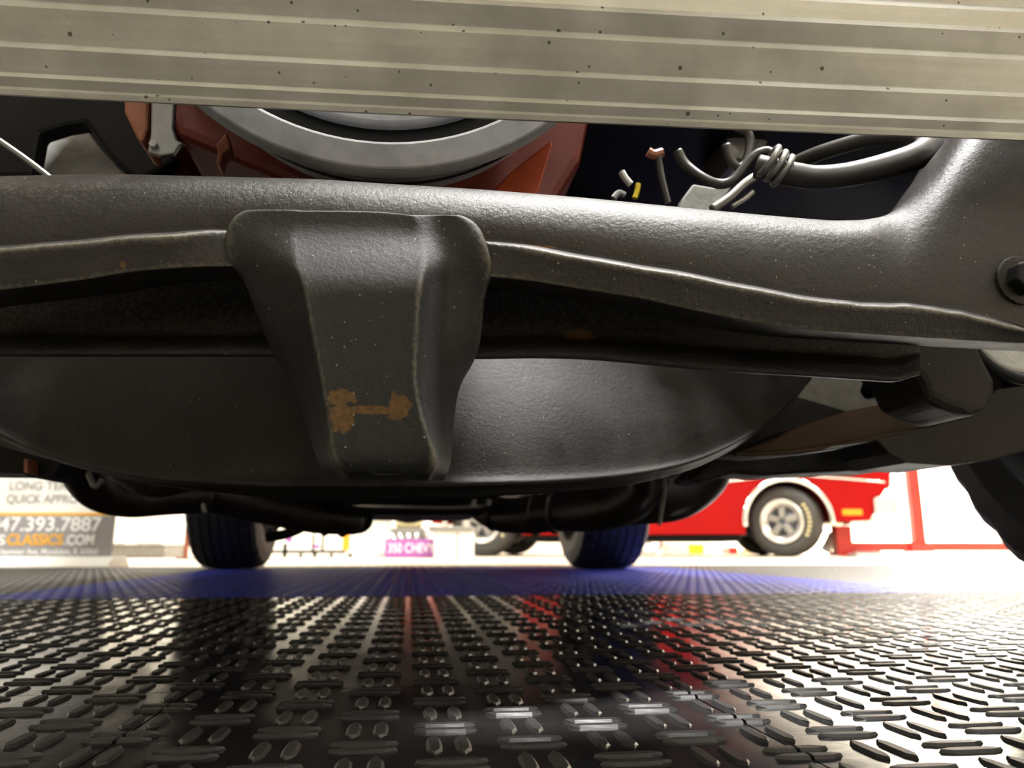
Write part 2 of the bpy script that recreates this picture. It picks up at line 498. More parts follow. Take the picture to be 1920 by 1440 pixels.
link('front_panel', grid_mesh('front_panel', rows), M['alu'], car, solid=0.0012, label='ribbed silver aluminium panel')

# crossmember: pressed steel beam swept across the car
C_top = ([-400, 0, 200, 400, 600, 700, 900, 1100, 1300, 1450, 1560, 1620, 1660, 1690, 1720, 1750, 1790, 1840, 1920, 2100],
         [335, 327, 323, 328, 333, 340, 352, 368, 388, 402, 411, 410, 403, 390, 362, 325, 268, 205, 120, 0])
C_crs = ([-400, 0, 100, 200, 300, 390, 650, 930, 1050, 1150, 1250, 1300, 1400, 1500, 1600, 1700, 1800, 1860, 1920, 2100],
         [480, 462, 455, 445, 437, 431, 435, 452, 470, 490, 505, 515, 535, 555, 567, 570, 582, 598, 612, 640])
C_bot = ([-400, 0, 150, 250, 350, 430, 650, 925, 1000, 1100, 1200, 1300, 1400, 1500, 1600, 1700, 1800, 1920, 2100],
         [590, 545, 527, 510, 502, 500, 505, 520, 528, 545, 560, 583, 603, 618, 625, 632, 638, 645, 655])
C_low = ([-400, 0, 160, 480, 905, 1000, 1100, 1200, 1300, 1400, 1500, 1600, 1680, 1720, 1800, 1920, 2100],
         [672, 668, 668, 668, 673, 671, 673, 682, 692, 700, 705, 712, 717, 705, 690, 690, 690])
def cv(c, x): return float(np.interp(x, c[0], c[1]))
st = list(np.arange(-400, 1560, 40)) + list(np.arange(1560, 1930, 15)) + [1960, 2000, 2050, 2100]
rows = []
for x in st:
    t, c, bt = cv(C_top, x), cv(C_crs, x), cv(C_bot, x)
    k = 1.0 + 1.6 * min(1, max(0, (x - 1640) / 60))          # broader shoulder on the frame horn
    lip = min(1.0, max(0.0, (abs(x - 670) - 215) / 130.0))
    w = 1.2 * math.sin(x * 0.043) + 0.8 * math.sin(x * 0.117 + 1)
    pz = P(x, t, .326, SL)
    row = [Vector((pz.x, pz.y + 0.055, pz.z - 0.012)), Vector((pz.x, pz.y + 0.020, pz.z + 0.0006)), Vector((pz.x, pz.y + 0.008, pz.z + 0.0012))]
    row += [P(x, t, .3255, SL), P(x, t + 7 * k, .3195, SL), P(x, t + 17 * k, .3150, SL), P(x, t + 32 * k, .3120, SL),
            P(x, (t + 32 * k) * .5 + (c - 10) * .5, .3105, SL), P(x, c - 12, .3112, SL), P(x, c - 3, .3118, SL),
            P(x, c - 1 + w, .3118, SL), P(x, c + 1 + w, .3115 - .0075 * lip, SL), P(x, c + 4 + w, .3112 - .0092 * lip, SL), P(x, c + 9 + w * .5, .3112 - .0094 * lip, SL),
            P(x, (c + bt) / 2, .3112 - .0070 * lip, SL), P(x, bt - 5, .3108 - .0048 * lip, SL), P(x, bt - 1, .3112 - .0045 * lip, SL), P(x, bt, .3118 - .0040 * lip, SL)]
    e = row[-1]
    row += [Vector((e.x, e.y + 0.004, e.z + 0.0004)), Vector((e.x, e.y + 0.045, e.z + 0.010))]
    rows.append(row)
cross = link('crossmember', grid_mesh('crossmember', rows), M['beam'], car, smooth=True, sub=1)
rows = []
for x in [s_ for s_ in st if s_ <= 1735]:
    bt, lo = cv(C_bot, x), cv(C_low, x)
    p0 = P(x, bt - 40, .366, SL)
    row = [p0, P(x, bt + 4, .374, SL), P(x, bt * .55 + lo * .45, .376, SL), P(x, lo - 44, .3735, SL), P(x, lo - 33, .3655, SL), P(x, lo - 26, .3625, SL), P(x, lo - 12, .3612, SL),
           P(x, lo - 2, .3615, SL), P(x, lo, .3630, SL)]
    e = row[-1]; row += [Vector((e.x, e.y + 0.005, e.z + 0.0006)), Vector((e.x, e.y + 0.014, e.z + 0.006))]
    rows.append(row)
link('rear_rail', grid_mesh('rear_rail', rows), M['beam'], cross, smooth=True, sub=1)
# hex bolt on the frame horn
bp = P(1908, 528, .312, SL)
hexo = [(bp.x + 0.008 * math.cos(a), bp.y - 0.009, bp.z + 0.008 * math.sin(a)) for a in [math.pi / 3 * k + .3 for k in range(6)]]
bolt = link('bolt', prism_mesh('bolt', hexo, (0, 0.014, 0)), M['black'], cross, bevel=0.001)
ws = [(bp.x + 0.0115 * math.cos(a), bp.y - 0.0022, bp.z + 0.0115 * math.sin(a)) for a in [2 * math.pi / 20 * k for k in range(20)]]
link('washer', prism_mesh('washer', ws, (0, 0.004, 0)), M['arm'], cross, bevel=0.0005)

# hanging support bracket: deep pressed channel with wings
B = [  # y, left wing, left shoulder, left ridge, right ridge, right shoulder, right wing, y skew right
    (393, 470, 500, 560, 770, 820, 858), (397, 452, 490, 556, 775, 832, 872), (410, 436, 478, 550, 782, 845, 894), (430, 425, 470, 546, 790, 852, 906),
    (458, 421, 468, 545, 796, 856, 915), (490, 428, 474, 548, 800, 853, 922), (505, 440, 482, 553, 798, 848, 923), (520, 455, 488, 560, 794, 842, 921),
    (540, 464, 500, 567, 790, 838, 909), (600, 486, 520, 577, 785, 834, 904), (650, 505, 542, 588, 783, 830, 899), (690, 530, 560, 595, 781, 830, 880),
    (715, 545, 570, 599, 782, 830, 860), (780, 572, 588, 611, 792, 826, 850), (840, 588, 600, 617, 816, 830, 846), (865, 596, 606, 623, 818, 830, 844),
    (880, 606, 616, 632, 812, 824, 840), (890, 622, 630, 644, 804, 816, 834)]
rows = []
for (y, lw, ls, lr, rr, rs, rw) in B:
    d = min(1.0, max(0.0, (y - 440) / 90.0))            # how far the channel stands out
    f0 = .3035 - .0155 * d
    tip = max(0.0, (y - 850) / 40.0)
    f0 += .006 * tip * tip
    wing = .3045 + .028 * min(1, max(0, (y - 470) / 260.0))
    sh = f0 + (.0015 + .020 * d)
    mid = lambda t_: lr + (rr - lr) * t_
    yl, yr = y - 2, y + (8 if y < 470 else 2)
    row = [P(lw - 1, yl + 2, wing + .004, SL), P(lw, yl, wing, SL), P(ls, yl, min(wing, sh) - .0006, SL), P((ls + lr) / 2 + 6, yl, (sh * .5 + f0 * .5), SL), P(lr - 4, yl, f0 + .0026 * d, SL), P(lr + 5, y, f0 - .0002, SL), P(lr + 16, y, f0 + .0006 * d, SL),
           P(mid(.3), y, f0 + .0010 * d, SL), P(mid(.7), y + 1, f0 + .0010 * d, SL), P(rr - 16, yr - 2, f0 + .0006 * d, SL), P(rr - 4, yr, f0 - .0002, SL), P(rr + 5, yr, f0 + .0026 * d, SL),
           P((rr + rs) / 2 - 2, yr, sh * .5 + f0 * .5 + .001, SL), P(rs, yr, sh, SL), P((rs + rw) / 2, yr, (sh + wing) / 2 - .0006, SL), P(rw, yr, wing, SL), P(rw + 1, yr + 2, wing + .004, SL)]
    rows.append(row)
top = [Vector((v.x, v.y + 0.006, v.z - 0.0005)) for v in rows[0]]
low = [Vector((v.x, v.y + 0.02, v.z - 0.0004)) for v in rows[-1]]
brk = link('support_bracket', grid_mesh('support_bracket', [top] + rows + [low]), M['bracket'], car, smooth=True, sub=2, label='black pressed bracket with brown rust patches')
hp = P(722, 884, .2955, SL)
ring = [Vector((hp.x + 0.0068 * math.cos(a), hp.y - 0.0006, hp.z + 0.0016 * math.sin(a))) for a in [2 * math.pi / 24 * k for k in range(24)]]
link('drain_hole', prism_mesh('drain_hole', ring, (0, 0.004, 0)), M['black'], brk)

# round pan hanging behind the crossmember
R_up = ([-260, -120, 0, 78, 182, 286, 495, 850, 1006, 1123, 1240, 1319, 1397, 1455, 1490, 1522], [640, 748, 805, 850, 878, 893, 899, 897, 894, 888, 874, 854, 818, 775, 742, 708])
R_lo = ([-260, -120, 0, 91, 167, 234, 338, 495, 700, 850, 1026, 1182, 1300, 1377, 1440, 1490, 1522], [665, 785, 839, 862, 886, 900, 918, 935, 938, 936, 927, 912, 884, 846, 800, 752, 712])
def panY(x):
    u = max(-1, min(1, (x - 640) / 900)); return .60 - .185 * math.sqrt(max(0, 1 - u * u))
rows = []
for x in list(np.arange(-260, 1400, 45)) + [1397, 1425, 1450, 1470, 1490, 1507, 1522]:
    Y = panY(x); tp_ = min(cv(C_low, x) - 60, cv(R_up, x) - 12); r = cv(R_up, x); l = cv(R_lo, x)
    row = []
    for k in range(8):
        f = k / 7.0
        y = tp_ + (r - tp_) * f
        row.append(P(x, y, Y + .045 * (1 - f) ** 1.3 - .004 * math.sin(math.pi * f), SL))
    dl = l - r
    row += [P(x, r + dl * .12, Y - .0035, SL), P(x, r + dl * .34, Y - .0042, SL), P(x, r + dl * .45, Y - .002, SL), P(x, r + dl * .55, Y + .012, SL), P(x, r + dl * .78, Y + .016, SL), P(x, l, Y + .020, SL)]
    e = row[-1]; row += [Vector((e.x, e.y + .02, e.z + .002)), Vector((e.x, e.y + .22, e.z + .03))]
    rows.append(row)
link('engine_pan', grid_mesh('engine_pan', rows), M['pan'], car, smooth=True, sub=1, label='round black pan with a rolled rim')

# crank pulley
pc = P(722, -75, .366, SL)
Rp = (pc.z - P(722, 342, .366, SL).z)
k = Rp / 0.1
k *= 1.025
pp = [(.100, -.012), (.0990, -.0145), (.0895, -.0150), (.0885, -.0140), (.0872, .026), (.0800, .028), (.0792, -.0090), (.0782, -.0105), (.0725, -.0105), (.0715, -.009), (.0700, .03),
      (.0690, .045), (.076, .045), (.085, .034), (.0905, .011), (.0925, .004), (.0925, -.002), (.1, -.008)]
me = lathe_mesh('crank_pulley', [(r * k, a * k) for r, a in pp], 96, 'Y'); xform(me, pc)
link('crank_pulley', me, M['pulley'], car, smooth=False, label='grey grooved crank pulley').modifiers.new('b', 'BEVEL').width = 0.0006
for p_ in me.polygons: p_.use_smooth = True
me.set_sharp_from_angle(angle=0.45)
hub = lathe_mesh('pulley_hub', [(.001, .03 * k), (.069 * k, .034 * k), (.069 * k, .045 * k), (.001, .045 * k)], 48, 'Y'); xform(hub, pc)
shade_me = lathe_mesh('groove_shade', [(.0890 * k, -.0105 * k), (.0890 * k, .02 * k), (.0788 * k, .02 * k), (.0788 * k, -.006 * k)], 96, 'Y'); xform(shade_me, pc)  # black ring added in the groove to stand in for its shade
link('groove_shade', shade_me, M['black'], bpy.data.objects['crank_pulley'], smooth=False)
link('pulley_hub', hub, M['black'], bpy.data.objects['crank_pulley'])  # black puts the dark of the pulley's hollow into the hub colour
bpy.data.objects['crank_pulley'].modifiers['b'].limit_method = 'ANGLE'

# engine block and the bits round it
eb = []
blk = [(150, -120), (300, 120), (330, 250), (430, 292), (520, 330), (700, 420), (900, 420), (1040, 380), (1090, 300), (1120, 150), (1130, -120)]
engine = link('engine_block', prism_mesh('engine_block', [P(x, y, .47) for x, y in blk], (0, .5, 0)), M['orange'], car, bevel=0.006)
tri = [(928, 352), (960, 320), (1034, 262), (1036, 272), (1012, 352), (1000, 380), (935, 380)]
link('fuel_pump_plate', prism_mesh('fuel_pump_plate', [P(x, y, .405) for x, y in tri], (0, .02, 0)), M['orange_lit'], engine, bevel=0.001)
link('mount_tab', prism_mesh('mount_tab', [P(x, y, .42) for x, y in [(405, 270), (425, 246), (432, 278), (418, 288), (412, 312), (404, 306), (408, 284)]], (0, .012, 0)), M['coppery'], engine, bevel=0.001)
link('engine_mount', prism_mesh('engine_mount', [P(x, y, .40) for x, y in [(232, 150), (232, 208), (258, 262), (268, 266), (278, 240), (280, 150)]], (0, .03, 0)), M['coppery'], engine, bevel=0.003)
link('timing_tab', prism_mesh('timing_tab', [P(x, y, .395) for x, y in [(284, 140), (282, 250), (276, 285), (300, 292), (325, 288), (336, 272), (345, 268), (332, 262), (325, 240), (332, 140)]], (0, .004, 0)), M['steel'], engine, bevel=0.001)
bp2 = P(286, 268, .392)
link('bolt_head', prism_mesh('bolt_head', [(bp2.x + .0022 * math.cos(a), bp2.y, bp2.z + .0022 * math.sin(a)) for a in [math.pi / 3 * q for q in range(6)]], (0, .004, 0)), M['white_gloss'], engine, bevel=0.0004)
shp = [P(x, y, Y_) for x, y, Y_ in [(-40, 380, .522), (-40, 340, .528), (-40, 240, .55), (70, 240, .55), (98, 240, .55), (122, 230, .555), (152, 230, .555), (190, 280, .54), (250, 340, .528), (250, 380, .522)]]
link('splash_shield', prism_mesh('splash_shield', shp, (0, .01, 0)), M['pale'], car, bevel=0.002, label='pale grey splash shield')
link('brake_line', tube_mesh('brake_line', [P(-60, 225, .40), P(20, 278, .40), P(80, 322, .40), P(140, 372, .40)], .0016, 8), M['steel'], car)
link('fender_brace', prism_mesh('fender_brace', [P(x, y, .5) for x, y in [(-300, 120), (-300, 330), (60, 330), (75, 250), (120, 236), (160, 230), (210, 300), (260, 340), (330, 300), (240, 120)]], (0, .015, 0)), M['black'], car, bevel=0.003)
# wiring behind the pulley
for q, (pts, m_, rr) in enumerate([([(1165, 322), (1172, 334), (1182, 346)], 'white_gloss', .0022), ([(1197, 345), (1194, 360), (1190, 372)], 'yellow', .0017), ([(1150, 372), (1160, 362), (1172, 366)], 'pale', .002),
                                   ([(1215, 285), (1226, 290), (1242, 286)], 'coppery', .003), ([(1234, 292), (1240, 330), (1252, 380)], 'rubber', .0022)]):
    link('wire', tube_mesh('wire', [P(x, y, .43) for x, y in pts], rr, 8), M[m_], car)
# power steering lines on the right
def hose(name, pts, Y, r, m_, seg=14, lab=None):
    ys = Y if hasattr(Y, '__len__') else [Y] * len(pts)
    rs = r if hasattr(r, '__len__') else [r] * len(pts)
    return link(name, tube_mesh(name, [P(x, y, Y_) for (x, y), Y_ in zip(pts, ys)], rs, seg), M[m_], car, smooth=True, label=lab)
h1 = hose('steering_hose', [(1420, 312), (1460, 322), (1490, 328), (1530, 333), (1590, 328), (1660, 312), (1720, 292), (1742, 268), (1715, 258), (1660, 256), (1600, 268), (1530, 290), (1480, 312)],
          [.375, .37, .368, .366, .362, .358, .356, .366, .38, .395, .41, .43, .45], [.0068, .0068, .0068, .0066, .0068, .0072, .0075, .0072, .0062, .0055, .005, .005, .005], 'rubber', 16, 'fat looped black hose')
for (cx_, cy_) in [(1442, 302), (1455, 311), (1467, 320)]:
    a_ = P(cx_, cy_, .366)
    ringp = []
    for q in range(13):
        t = 2 * math.pi * q / 12
        ringp.append(a_ + Vector((.0078 * math.cos(t) * .55, .0085 * math.sin(t), .0078 * math.cos(t) * 0.9)))
    link('hose_coil', tube_mesh('hose_coil', ringp, .0019, 8, 4), M['steel'], h1, smooth=True)
hose('steering_line', [(1270, 283), (1285, 308), (1320, 335), (1350, 345), (1375, 338), (1395, 315), (1415, 292), (1438, 284), (1452, 292)], [.385, .385, .38, .38, .378, .376, .374, .372, .37], .0028, 'rubber', 12, 'bent metal steering line')
hose('return_line', [(1335, 392), (1365, 372), (1395, 345), (1420, 328)], .40, .0026, 'steel', 10)
hose('return_line', [(1372, 388), (1395, 374), (1412, 360)], .40, .0016, 'steel', 10)
hose('vent_hose', [(1380, 238), (1402, 250), (1406, 275), (1398, 305), (1384, 314), (1370, 300), (1362, 272)], .45, .0032, 'rubber', 10)
hose('brake_hose', [(1490, 312), (1560, 282), (1640, 254), (1720, 232)], .47, .003, 'rubber', 10)
link('steering_box', prism_mesh('steering_box', [P(x, y, .50) for x, y in [(1360, 230), (1362, 275), (1380, 300), (1420, 296), (1440, 270), (1470, 230)]], (0, .05, 0)), M['steel'], car, bevel=0.006, label='bare metal steering box')
link('frame_bracket', prism_mesh('frame_bracket', [P(x, y, .46) for x, y in [(1280, 372), (1300, 345), (1340, 352), (1385, 322), (1375, 345), (1350, 385), (1330, 400), (1275, 390)]], (0, .01, 0)), M['pale'], car, bevel=0.001)

# frame horn / upright of the subframe behind the valance, right side
hose('frame_rail', [(1690, 520), (1745, 400), (1820, 285), (1900, 180), (2000, 60)], [.40, .40, .39, .38, .37], [.016, .018, .02, .02, .02], 'arm', 20)

# front suspension, right side
def plate(name, pts, Y, dep, m_, parent=car, bev=0.003, lab=None):
    return link(name, prism_mesh(name, [P(x, y, Y) for x, y in pts], (0, dep, 0)), M[m_], parent, bevel=bev, bevseg=3, label=lab)
plate('arm_bracket', [(1650, 560), (1662, 629), (1676, 664), (1705, 690), (1725, 712), (1739, 747), (1770, 762), (1800, 772), (1819, 782), (1853, 771), (1872, 737), (1871, 712), (1850, 672), (1815, 600)], .40, .05, 'arm', bev=0.006)
arm = plate('control_arm', [(1380, 846), (1450, 822), (1500, 798), (1590, 770), (1680, 752), (1740, 742), (1790, 752), (1819, 768), (1812, 786), (1740, 806), (1680, 815), (1600, 832), (1520, 845), (1440, 851)], .52, .05, 'rust_arm')
link('arm_lip', tube_mesh('arm_lip', [P(x, y, .517) for x, y in [(1375, 850), (1440, 851), (1520, 844), (1600, 831), (1680, 814), (1750, 804), (1815, 782)]], .0016, 8), M['rust_arm'], arm, smooth=True)
low_arm = plate('lower_arm', [(1560, 838), (1645, 826), (1668, 850), (1700, 868), (1780, 873), (1860, 862), (1920, 846), (2100, 815), (2100, 700), (1870, 730), (1815, 784), (1700, 812)], .50, .06, 'arm', bev=0.005)
plate('spindle_plate', [(1815, 600), (1832, 650), (1860, 680), (1895, 697), (1940, 705), (2040, 700), (2040, 600)], .43, .012, 'pale', lab='pale grey spindle plate')
link('plate_edge', tube_mesh('plate_edge', [P(x, y, .425) for x, y in [(1815, 640), (1840, 672), (1880, 700), (1935, 714), (2030, 710)]], .0035, 10), M['black'], car, smooth=True)
plate('splash_panel', [(1440, 600), (1440, 800), (1720, 800), (1760, 600)], .70, .01, 'pale', lab='rough pale grey wheel well panel')
plate('sway_bar_mount', [(1290, 900), (1340, 850), (1400, 800), (1450, 738), (1500, 742), (1590, 768), (1640, 800), (1660, 842), (1700, 872), (1650, 884), (1600, 884), (1480, 890), (1440, 892), (1380, 888), (1320, 905)], .62, .05, 'arm', bev=0.006)
plate('rail_end', [(1660, 690), (1730, 700), (1742, 742), (1700, 742), (1660, 738), (1648, 722)], .56, .03, 'black')

# left underside
plate('lower_arm', [(-300, 700), (-300, 882), (0, 886), (44, 888), (50, 894), (78, 898), (100, 892), (130, 850), (60, 780)], .72, .06, 'arm', bev=0.004)
plate('trim_bolt', [(44, 860), (44, 886), (52, 888), (52, 860)], .70, .02, 'coppery', bev=0.001)

# exhaust, both sides, and the transmission pan
def hosec(name, pts, dc, r, m_, seg=20, lab=None, parent=car):
    ds = dc if hasattr(dc, '__len__') else [dc] * len(pts)
    return link(name, tube_mesh(name, [Pc(x, y, d_) for (x, y), d_ in zip(pts, ds)], r, seg), M[m_], parent, smooth=True, label=lab)
ex = hosec('exhaust_pipe', [(120, 800), (150, 862), (185, 912), (240, 930), (310, 928), (390, 925)], [.80, .82, .85, .88, .92, .95], [.024, .025, .025, .024, .024, .024], 'pipe')
hosec('manifold_flange', [(362, 898), (374, 918), (384, 962)], .93, .003, 'steel', 10, parent=ex)
hosec('heat_tube', [(160, 872), (178, 912), (192, 900)], .80, .003, 'steel', 8, parent=ex)
hosec('starter_motor', [(228, 870), (290, 896), (355, 890)], .78, [.018, .02, .016], 'pipe')
pipe2 = hosec('exhaust_pipe', [(350, 905), (420, 930), (500, 950), (590, 965), (664, 972), (672, 974)], [.95, 1.0, 1.05, 1.1, 1.15, 1.15], [.024, .025, .024, .026, .024, .020], 'pipe')
for (x, y, d_) in [(520, 955, 1.065), (560, 960, 1.085), (612, 968, 1.12), (645, 971, 1.14)]:
    a_ = Pc(x - 4, y, d_); b_ = Pc(x + 5, y + 1, d_ + .004)
    link('clamp_band', tube_mesh('clamp_band', [a_, (a_ + b_) / 2, b_], [.0262, .0282, .0262], 20, 3), M['pipe'], pipe2, smooth=True)
hosec('shift_linkage', [(500, 1008), (540, 1000), (575, 985)], 1.2, .008, 'black', 10)
tpx = [(640, 956), (655, 963), (840, 965), (905, 963), (925, 952), (935, 940), (935, 925), (640, 925)]
tpan = link('transmission_pan', prism_mesh('transmission_pan', [Pc(x, y, 1.05) for x, y in tpx], (0, .28, 0)), M['black'], car, bevel=0.003)
link('pan_flange', prism_mesh('pan_flange', [Pc(x, y, 1.04) for x, y in [(660, 948), (690, 951), (840, 955), (905, 953), (915, 948), (905, 945), (840, 949), (690, 946)]], (0, .30, 0)), M['chrome'], tpan)
for x in (890, 918):
    hosec('pan_bolt', [(x, 936), (x - 3, 948)], 1.03, .004, 'steel', 8, parent=tpan)
pipeR = hosec('exhaust_pipe', [(880, 930), (930, 962), (985, 966), (1050, 958), (1120, 955), (1180, 940), (1215, 905), (1220, 860)], [1.2, 1.15, 1.1, 1.06, 1.0, .96, .93, .9], [.024, .025, .026, .028, .028, .026, .024, .024], 'pipe')
for (x, y, d_) in [(925, 958, 1.15), (1005, 964, 1.09), (1040, 960, 1.06)]:
    a_ = Pc(x - 5, y, d_); b_ = Pc(x + 5, y, d_ - .004)
    link('clamp_band', tube_mesh('clamp_band', [a_, (a_ + b_) / 2, b_], [.0268, .0300, .0268], 20, 3), M['pipe'], pipeR, smooth=True)
hosec('head_pipe', [(1120, 960), (1200, 948), (1270, 935), (1320, 900), (1345, 850)], [1.0, .98, .96, .95, .94], [.022, .024, .026, .026, .026], 'pipe')
hosec('edge_highlight', [(1236, 985), (1243, 940), (1246, 905)], [.93, .92, .91], [.002, .003, .003], 'steel', 8)  # thin bright tube standing in for a highlight along the pipe edge

# floor pan, sills, axle, body shell above
link('floor_pan', box_mesh('floor_pan', -.80, .80, .95, 4.05, .30, .36), M['black'], car, bevel=0.01)
for s_ in (-1, 1):
    so = [(1.0 * s_ * .90, .86, .27), (.90 * s_, 2.88, .27), (.90 * s_, 2.90, .5), (.90 * s_, 3.05, .66), (.90 * s_, 3.45, .66), (.90 * s_, 3.64, .45), (.90 * s_, 4.15, .36), (.90 * s_, 4.22, .82),
          (.90 * s_, 1.2, .86), (.90 * s_, -.02, .82), (.90 * s_, .02, .45), (.90 * s_, .16, .40), (.90 * s_, .26, .62), (.90 * s_, .42, .68), (.90 * s_, .66, .68), (.90 * s_, .80, .58)]
    link('body_side', prism_mesh('body_side', so, (-.05 * s_, 0, 0)), M['black'], car, bevel=0.01)
    link('wheel_house', box_mesh('wheel_house', *(sorted((.44 * s_, .87 * s_))), .80, .86, .30, .70), M['black'], car)
hood = [(-.88, .55, 1.9), (.88, .55, 1.9), (.88, 1.18, .90), (-.88, 1.18, .90)]
link('hood', prism_mesh('hood', hood, (0, 0, .02)), M['black'], car, bevel=0.008)
link('shroud', box_mesh('shroud', -.16, .07, .415, .76, .385, .41), M['black'], car, bevel=.01)  # unseen plate added to keep overhead light off the engine
link('bay_shade_plate', box_mesh('bay_shade_plate', .07, .62, .462, .76, .385, .41), M['black'], car, bevel=.01)  # second added plate, unseen, darkens the bay behind the hoses
link('intake_cover', box_mesh('intake_cover', -.33, .33, .60, 1.08, .50, .74), M['orange'], car, bevel=.04)
link('firewall', box_mesh('firewall', -.85, .85, 1.10, 1.14, .28, .86), M['black'], car)
link('roof_shell', prism_mesh('roof_shell', [(-.88, 1.2, .86), (-.70, 1.75, 1.28), (-.70, 2.9, 1.28), (-.88, 3.6, .86)], (1.76, 0, 0)), M['glass'], car, bevel=0.03)
link('trunk_lid', box_mesh('trunk_lid', -.88, .88, 3.5, 4.2, .78, .84), M['black'], car, bevel=0.02)
link('rear_valance', box_mesh('rear_valance', -.88, .88, 4.14, 4.2, .36, .82), M['black'], car, bevel=0.02)
link('rear_axle', tube_mesh('rear_axle', [(-.72, 3.26, .325), (-.2, 3.26, .325), (-.12, 3.25, .31), (0, 3.22, .30), (.12, 3.25, .31), (.2, 3.26, .325), (.72, 3.26, .325)], [.04, .04, .09, .125, .09, .04, .04], 20), M['arm'], car, smooth=True)
link('fuel_tank', box_mesh('fuel_tank', -.42, .42, 3.62, 4.08, .235, .36), M['black'], car, bevel=.03, bevseg=3)  # unseen, put in low to cut back wall light reflected in the floor
link('drive_shaft', tube_mesh('drive_shaft', [(0, 1.4, .30), (0, 2.2, .31), (0, 3.1, .32)], .035, 16), M['arm'], car, smooth=True)
link('transmission', tube_mesh('transmission', [(0.0, .75, .34), (0, 1.05, .32), (0, 1.5, .30)], [.19, .15, .07], 20), M['pan'], car, smooth=True)

# wheels -------------------------------------------------------------------
def tyre_prof(R, W, rim):
    h = W / 2
    p = [(rim, -h * .78), (rim + (R - rim) * .25, -h * .98), (rim + (R - rim) * .55, -h * 1.0), (R - .022, -h * .93), (R - .007, -h * .82)]
    n = 6
    for k in range(n):
        a0 = -h * .76 + (1.52 * h) * k / n; a1 = -h * .76 + (1.52 * h) * (k + 1) / n
        w = (a1 - a0)
        crown = lambda a: R - .006 * (a / h) ** 2
        p += [(crown(a0) - .007, a0 + w * .04), (crown(a0), a0 + w * .10), (crown(a1), a1 - w * .10), (crown(a1) - .007, a1 - w * .04)]
    p += [(R - .007, h * .82), (R - .022, h * .93), (rim + (R - rim) * .55, h * 1.0), (rim + (R - rim) * .25, h * .98), (rim, h * .78), (rim - .01, h * .6), (rim - .01, -h * .6)]
    return p
def wheel(name, cx, cy, R, W, rimr, lab=None, mat='tyre', rimmat='black', seg=96):
    pr = tyre_prof(R, W, rimr); n = len(pr)
    notch = lambda k, j, r: r - (.0045 if (3 <= j <= 6 or n - 11 <= j <= n - 6) and k % 3 == 0 else 0)
    me = lathe_mesh(name, pr, seg, 'X', notch); xform(me, (cx, cy, R))
    w = link(name, me, M[mat], car, smooth=False, label=lab)
    rp = [(rimr + .004, -W * .40), (rimr - .012, -W * .36), (rimr - .025, -W * .1), (rimr - .03, W * .3), (rimr - .012, W * .38), (rimr + .004, W * .40), (rimr + .001, W * .34), (rimr - .02, W * .25), (rimr - .014, -W * .1), (rimr - .002, -W * .34)]
    m2 = lathe_mesh('rim', rp, 48, 'X'); xform(m2, (cx, cy, R)); link('rim', m2, M[rimmat], w, smooth=True)
    dp = [(.02, .02), (rimr * .55, .03), (rimr - .02, .0), (rimr - .02, .012), (rimr * .55, .045), (.02, .04)]
    m3 = lathe_mesh('wheel_disc', dp, 40, 'X'); xform(m3, (cx, cy, R)); link('wheel_disc', m3, M[rimmat], w, smooth=True)
    return w
wheel('front_wheel', .745, .585, .315, .225, .19)
wheel('front_wheel', -.745, .585, .315, .225, .19)
for px_ in (437, 1127):
    c_ = Pc(px_, 1066, 3.02)
    wheel('rear_wheel', c_.x, c_.y, .33, .255, .19)

# ------------------------------------------------------------------ things behind the car
FH = Vector((math.sin(YAW), math.cos(YAW), 0))
VROT = -YAW                                     # local x runs to the right as the camera sees it
def pxl(px, py, dc):                            # metres right of / above the floor at that distance
    return (px - 960) / FPX * dc, CAM_H + (1024 - py) / FPX * dc
def stand(name, px, dc, label, cat, rot=0.0, group=None):
    g = ground(px, dc)
    return empty(name, (g.x, g.y, -0.006 if g.y > SY + 10 * TY or dc > 3.6 else 0.0), label, cat, group, VROT + rot)
def W(dpx, dc): return dpx / FPX * dc
def txt(body, size, mat, parent, loc, name='lettering', align='LEFT', bold=0.0, sx=1.0, sy=1.0):
    cu = bpy.data.curves.new('t', 'FONT'); cu.body = body; cu.size = size; cu.extrude = 0.0008; cu.offset = bold; cu.align_x = align
    to = bpy.data.objects.new('t', cu); COL.objects.link(to)
    dg = bpy.context.evaluated_depsgraph_get(); dg.update()
    me = bpy.data.meshes.new_from_object(to.evaluated_get(dg))
    bpy.data.objects.remove(to); me.materials.clear()
    me.transform(Matrix.Translation(loc) @ Matrix.Rotation(math.pi / 2, 4, 'X') @ Matrix.Diagonal((sx, sy, 1, 1)))
    return link(name, me, M[mat], parent)

# roll-up banner on the left
dc = 3.34
def lx(px): return W(px - 100, dc)              # local x from photo pixel
def lz(py): return CAM_H + W(1024 - py, dc)
ban = stand('roll_up_banner', 100, dc, 'white and grey roll-up banner with a phone number, left edge of the view', 'banner', 0.0)
b_l, b_r = lx(-260), lx(208)
bz0 = lz(1040)
link('banner_sheet', box_mesh('banner_sheet', b_l, b_r, -.003, .003, lz(967), 1.95), M['white_gloss'], ban)
link('grey_field', box_mesh('grey_field', b_l, b_r, -.003, .003, bz0, lz(967)), M['grey_print'], ban)
link('yellow_line', box_mesh('yellow_line', b_l, b_r, -.0045, .0, lz(966), lz(961)), M['yellow_print'], ban)
cas = [(-.085, .0), (-.085, .012), (-.05, bz0), (.05, bz0), (.085, .012), (.085, .0)]
link('base_cassette', prism_mesh('base_cassette', [(b_l - .03, y, z) for y, z in cas], (b_r - b_l + .06, 0, 0)), M['white_gloss'], ban, bevel=.006)
link('end_cap', prism_mesh('end_cap', [(b_r + .025, y * 1.05, z * 1.02) for y, z in cas], (.012, 0, 0)), M['white_gloss'], ban, bevel=.004)
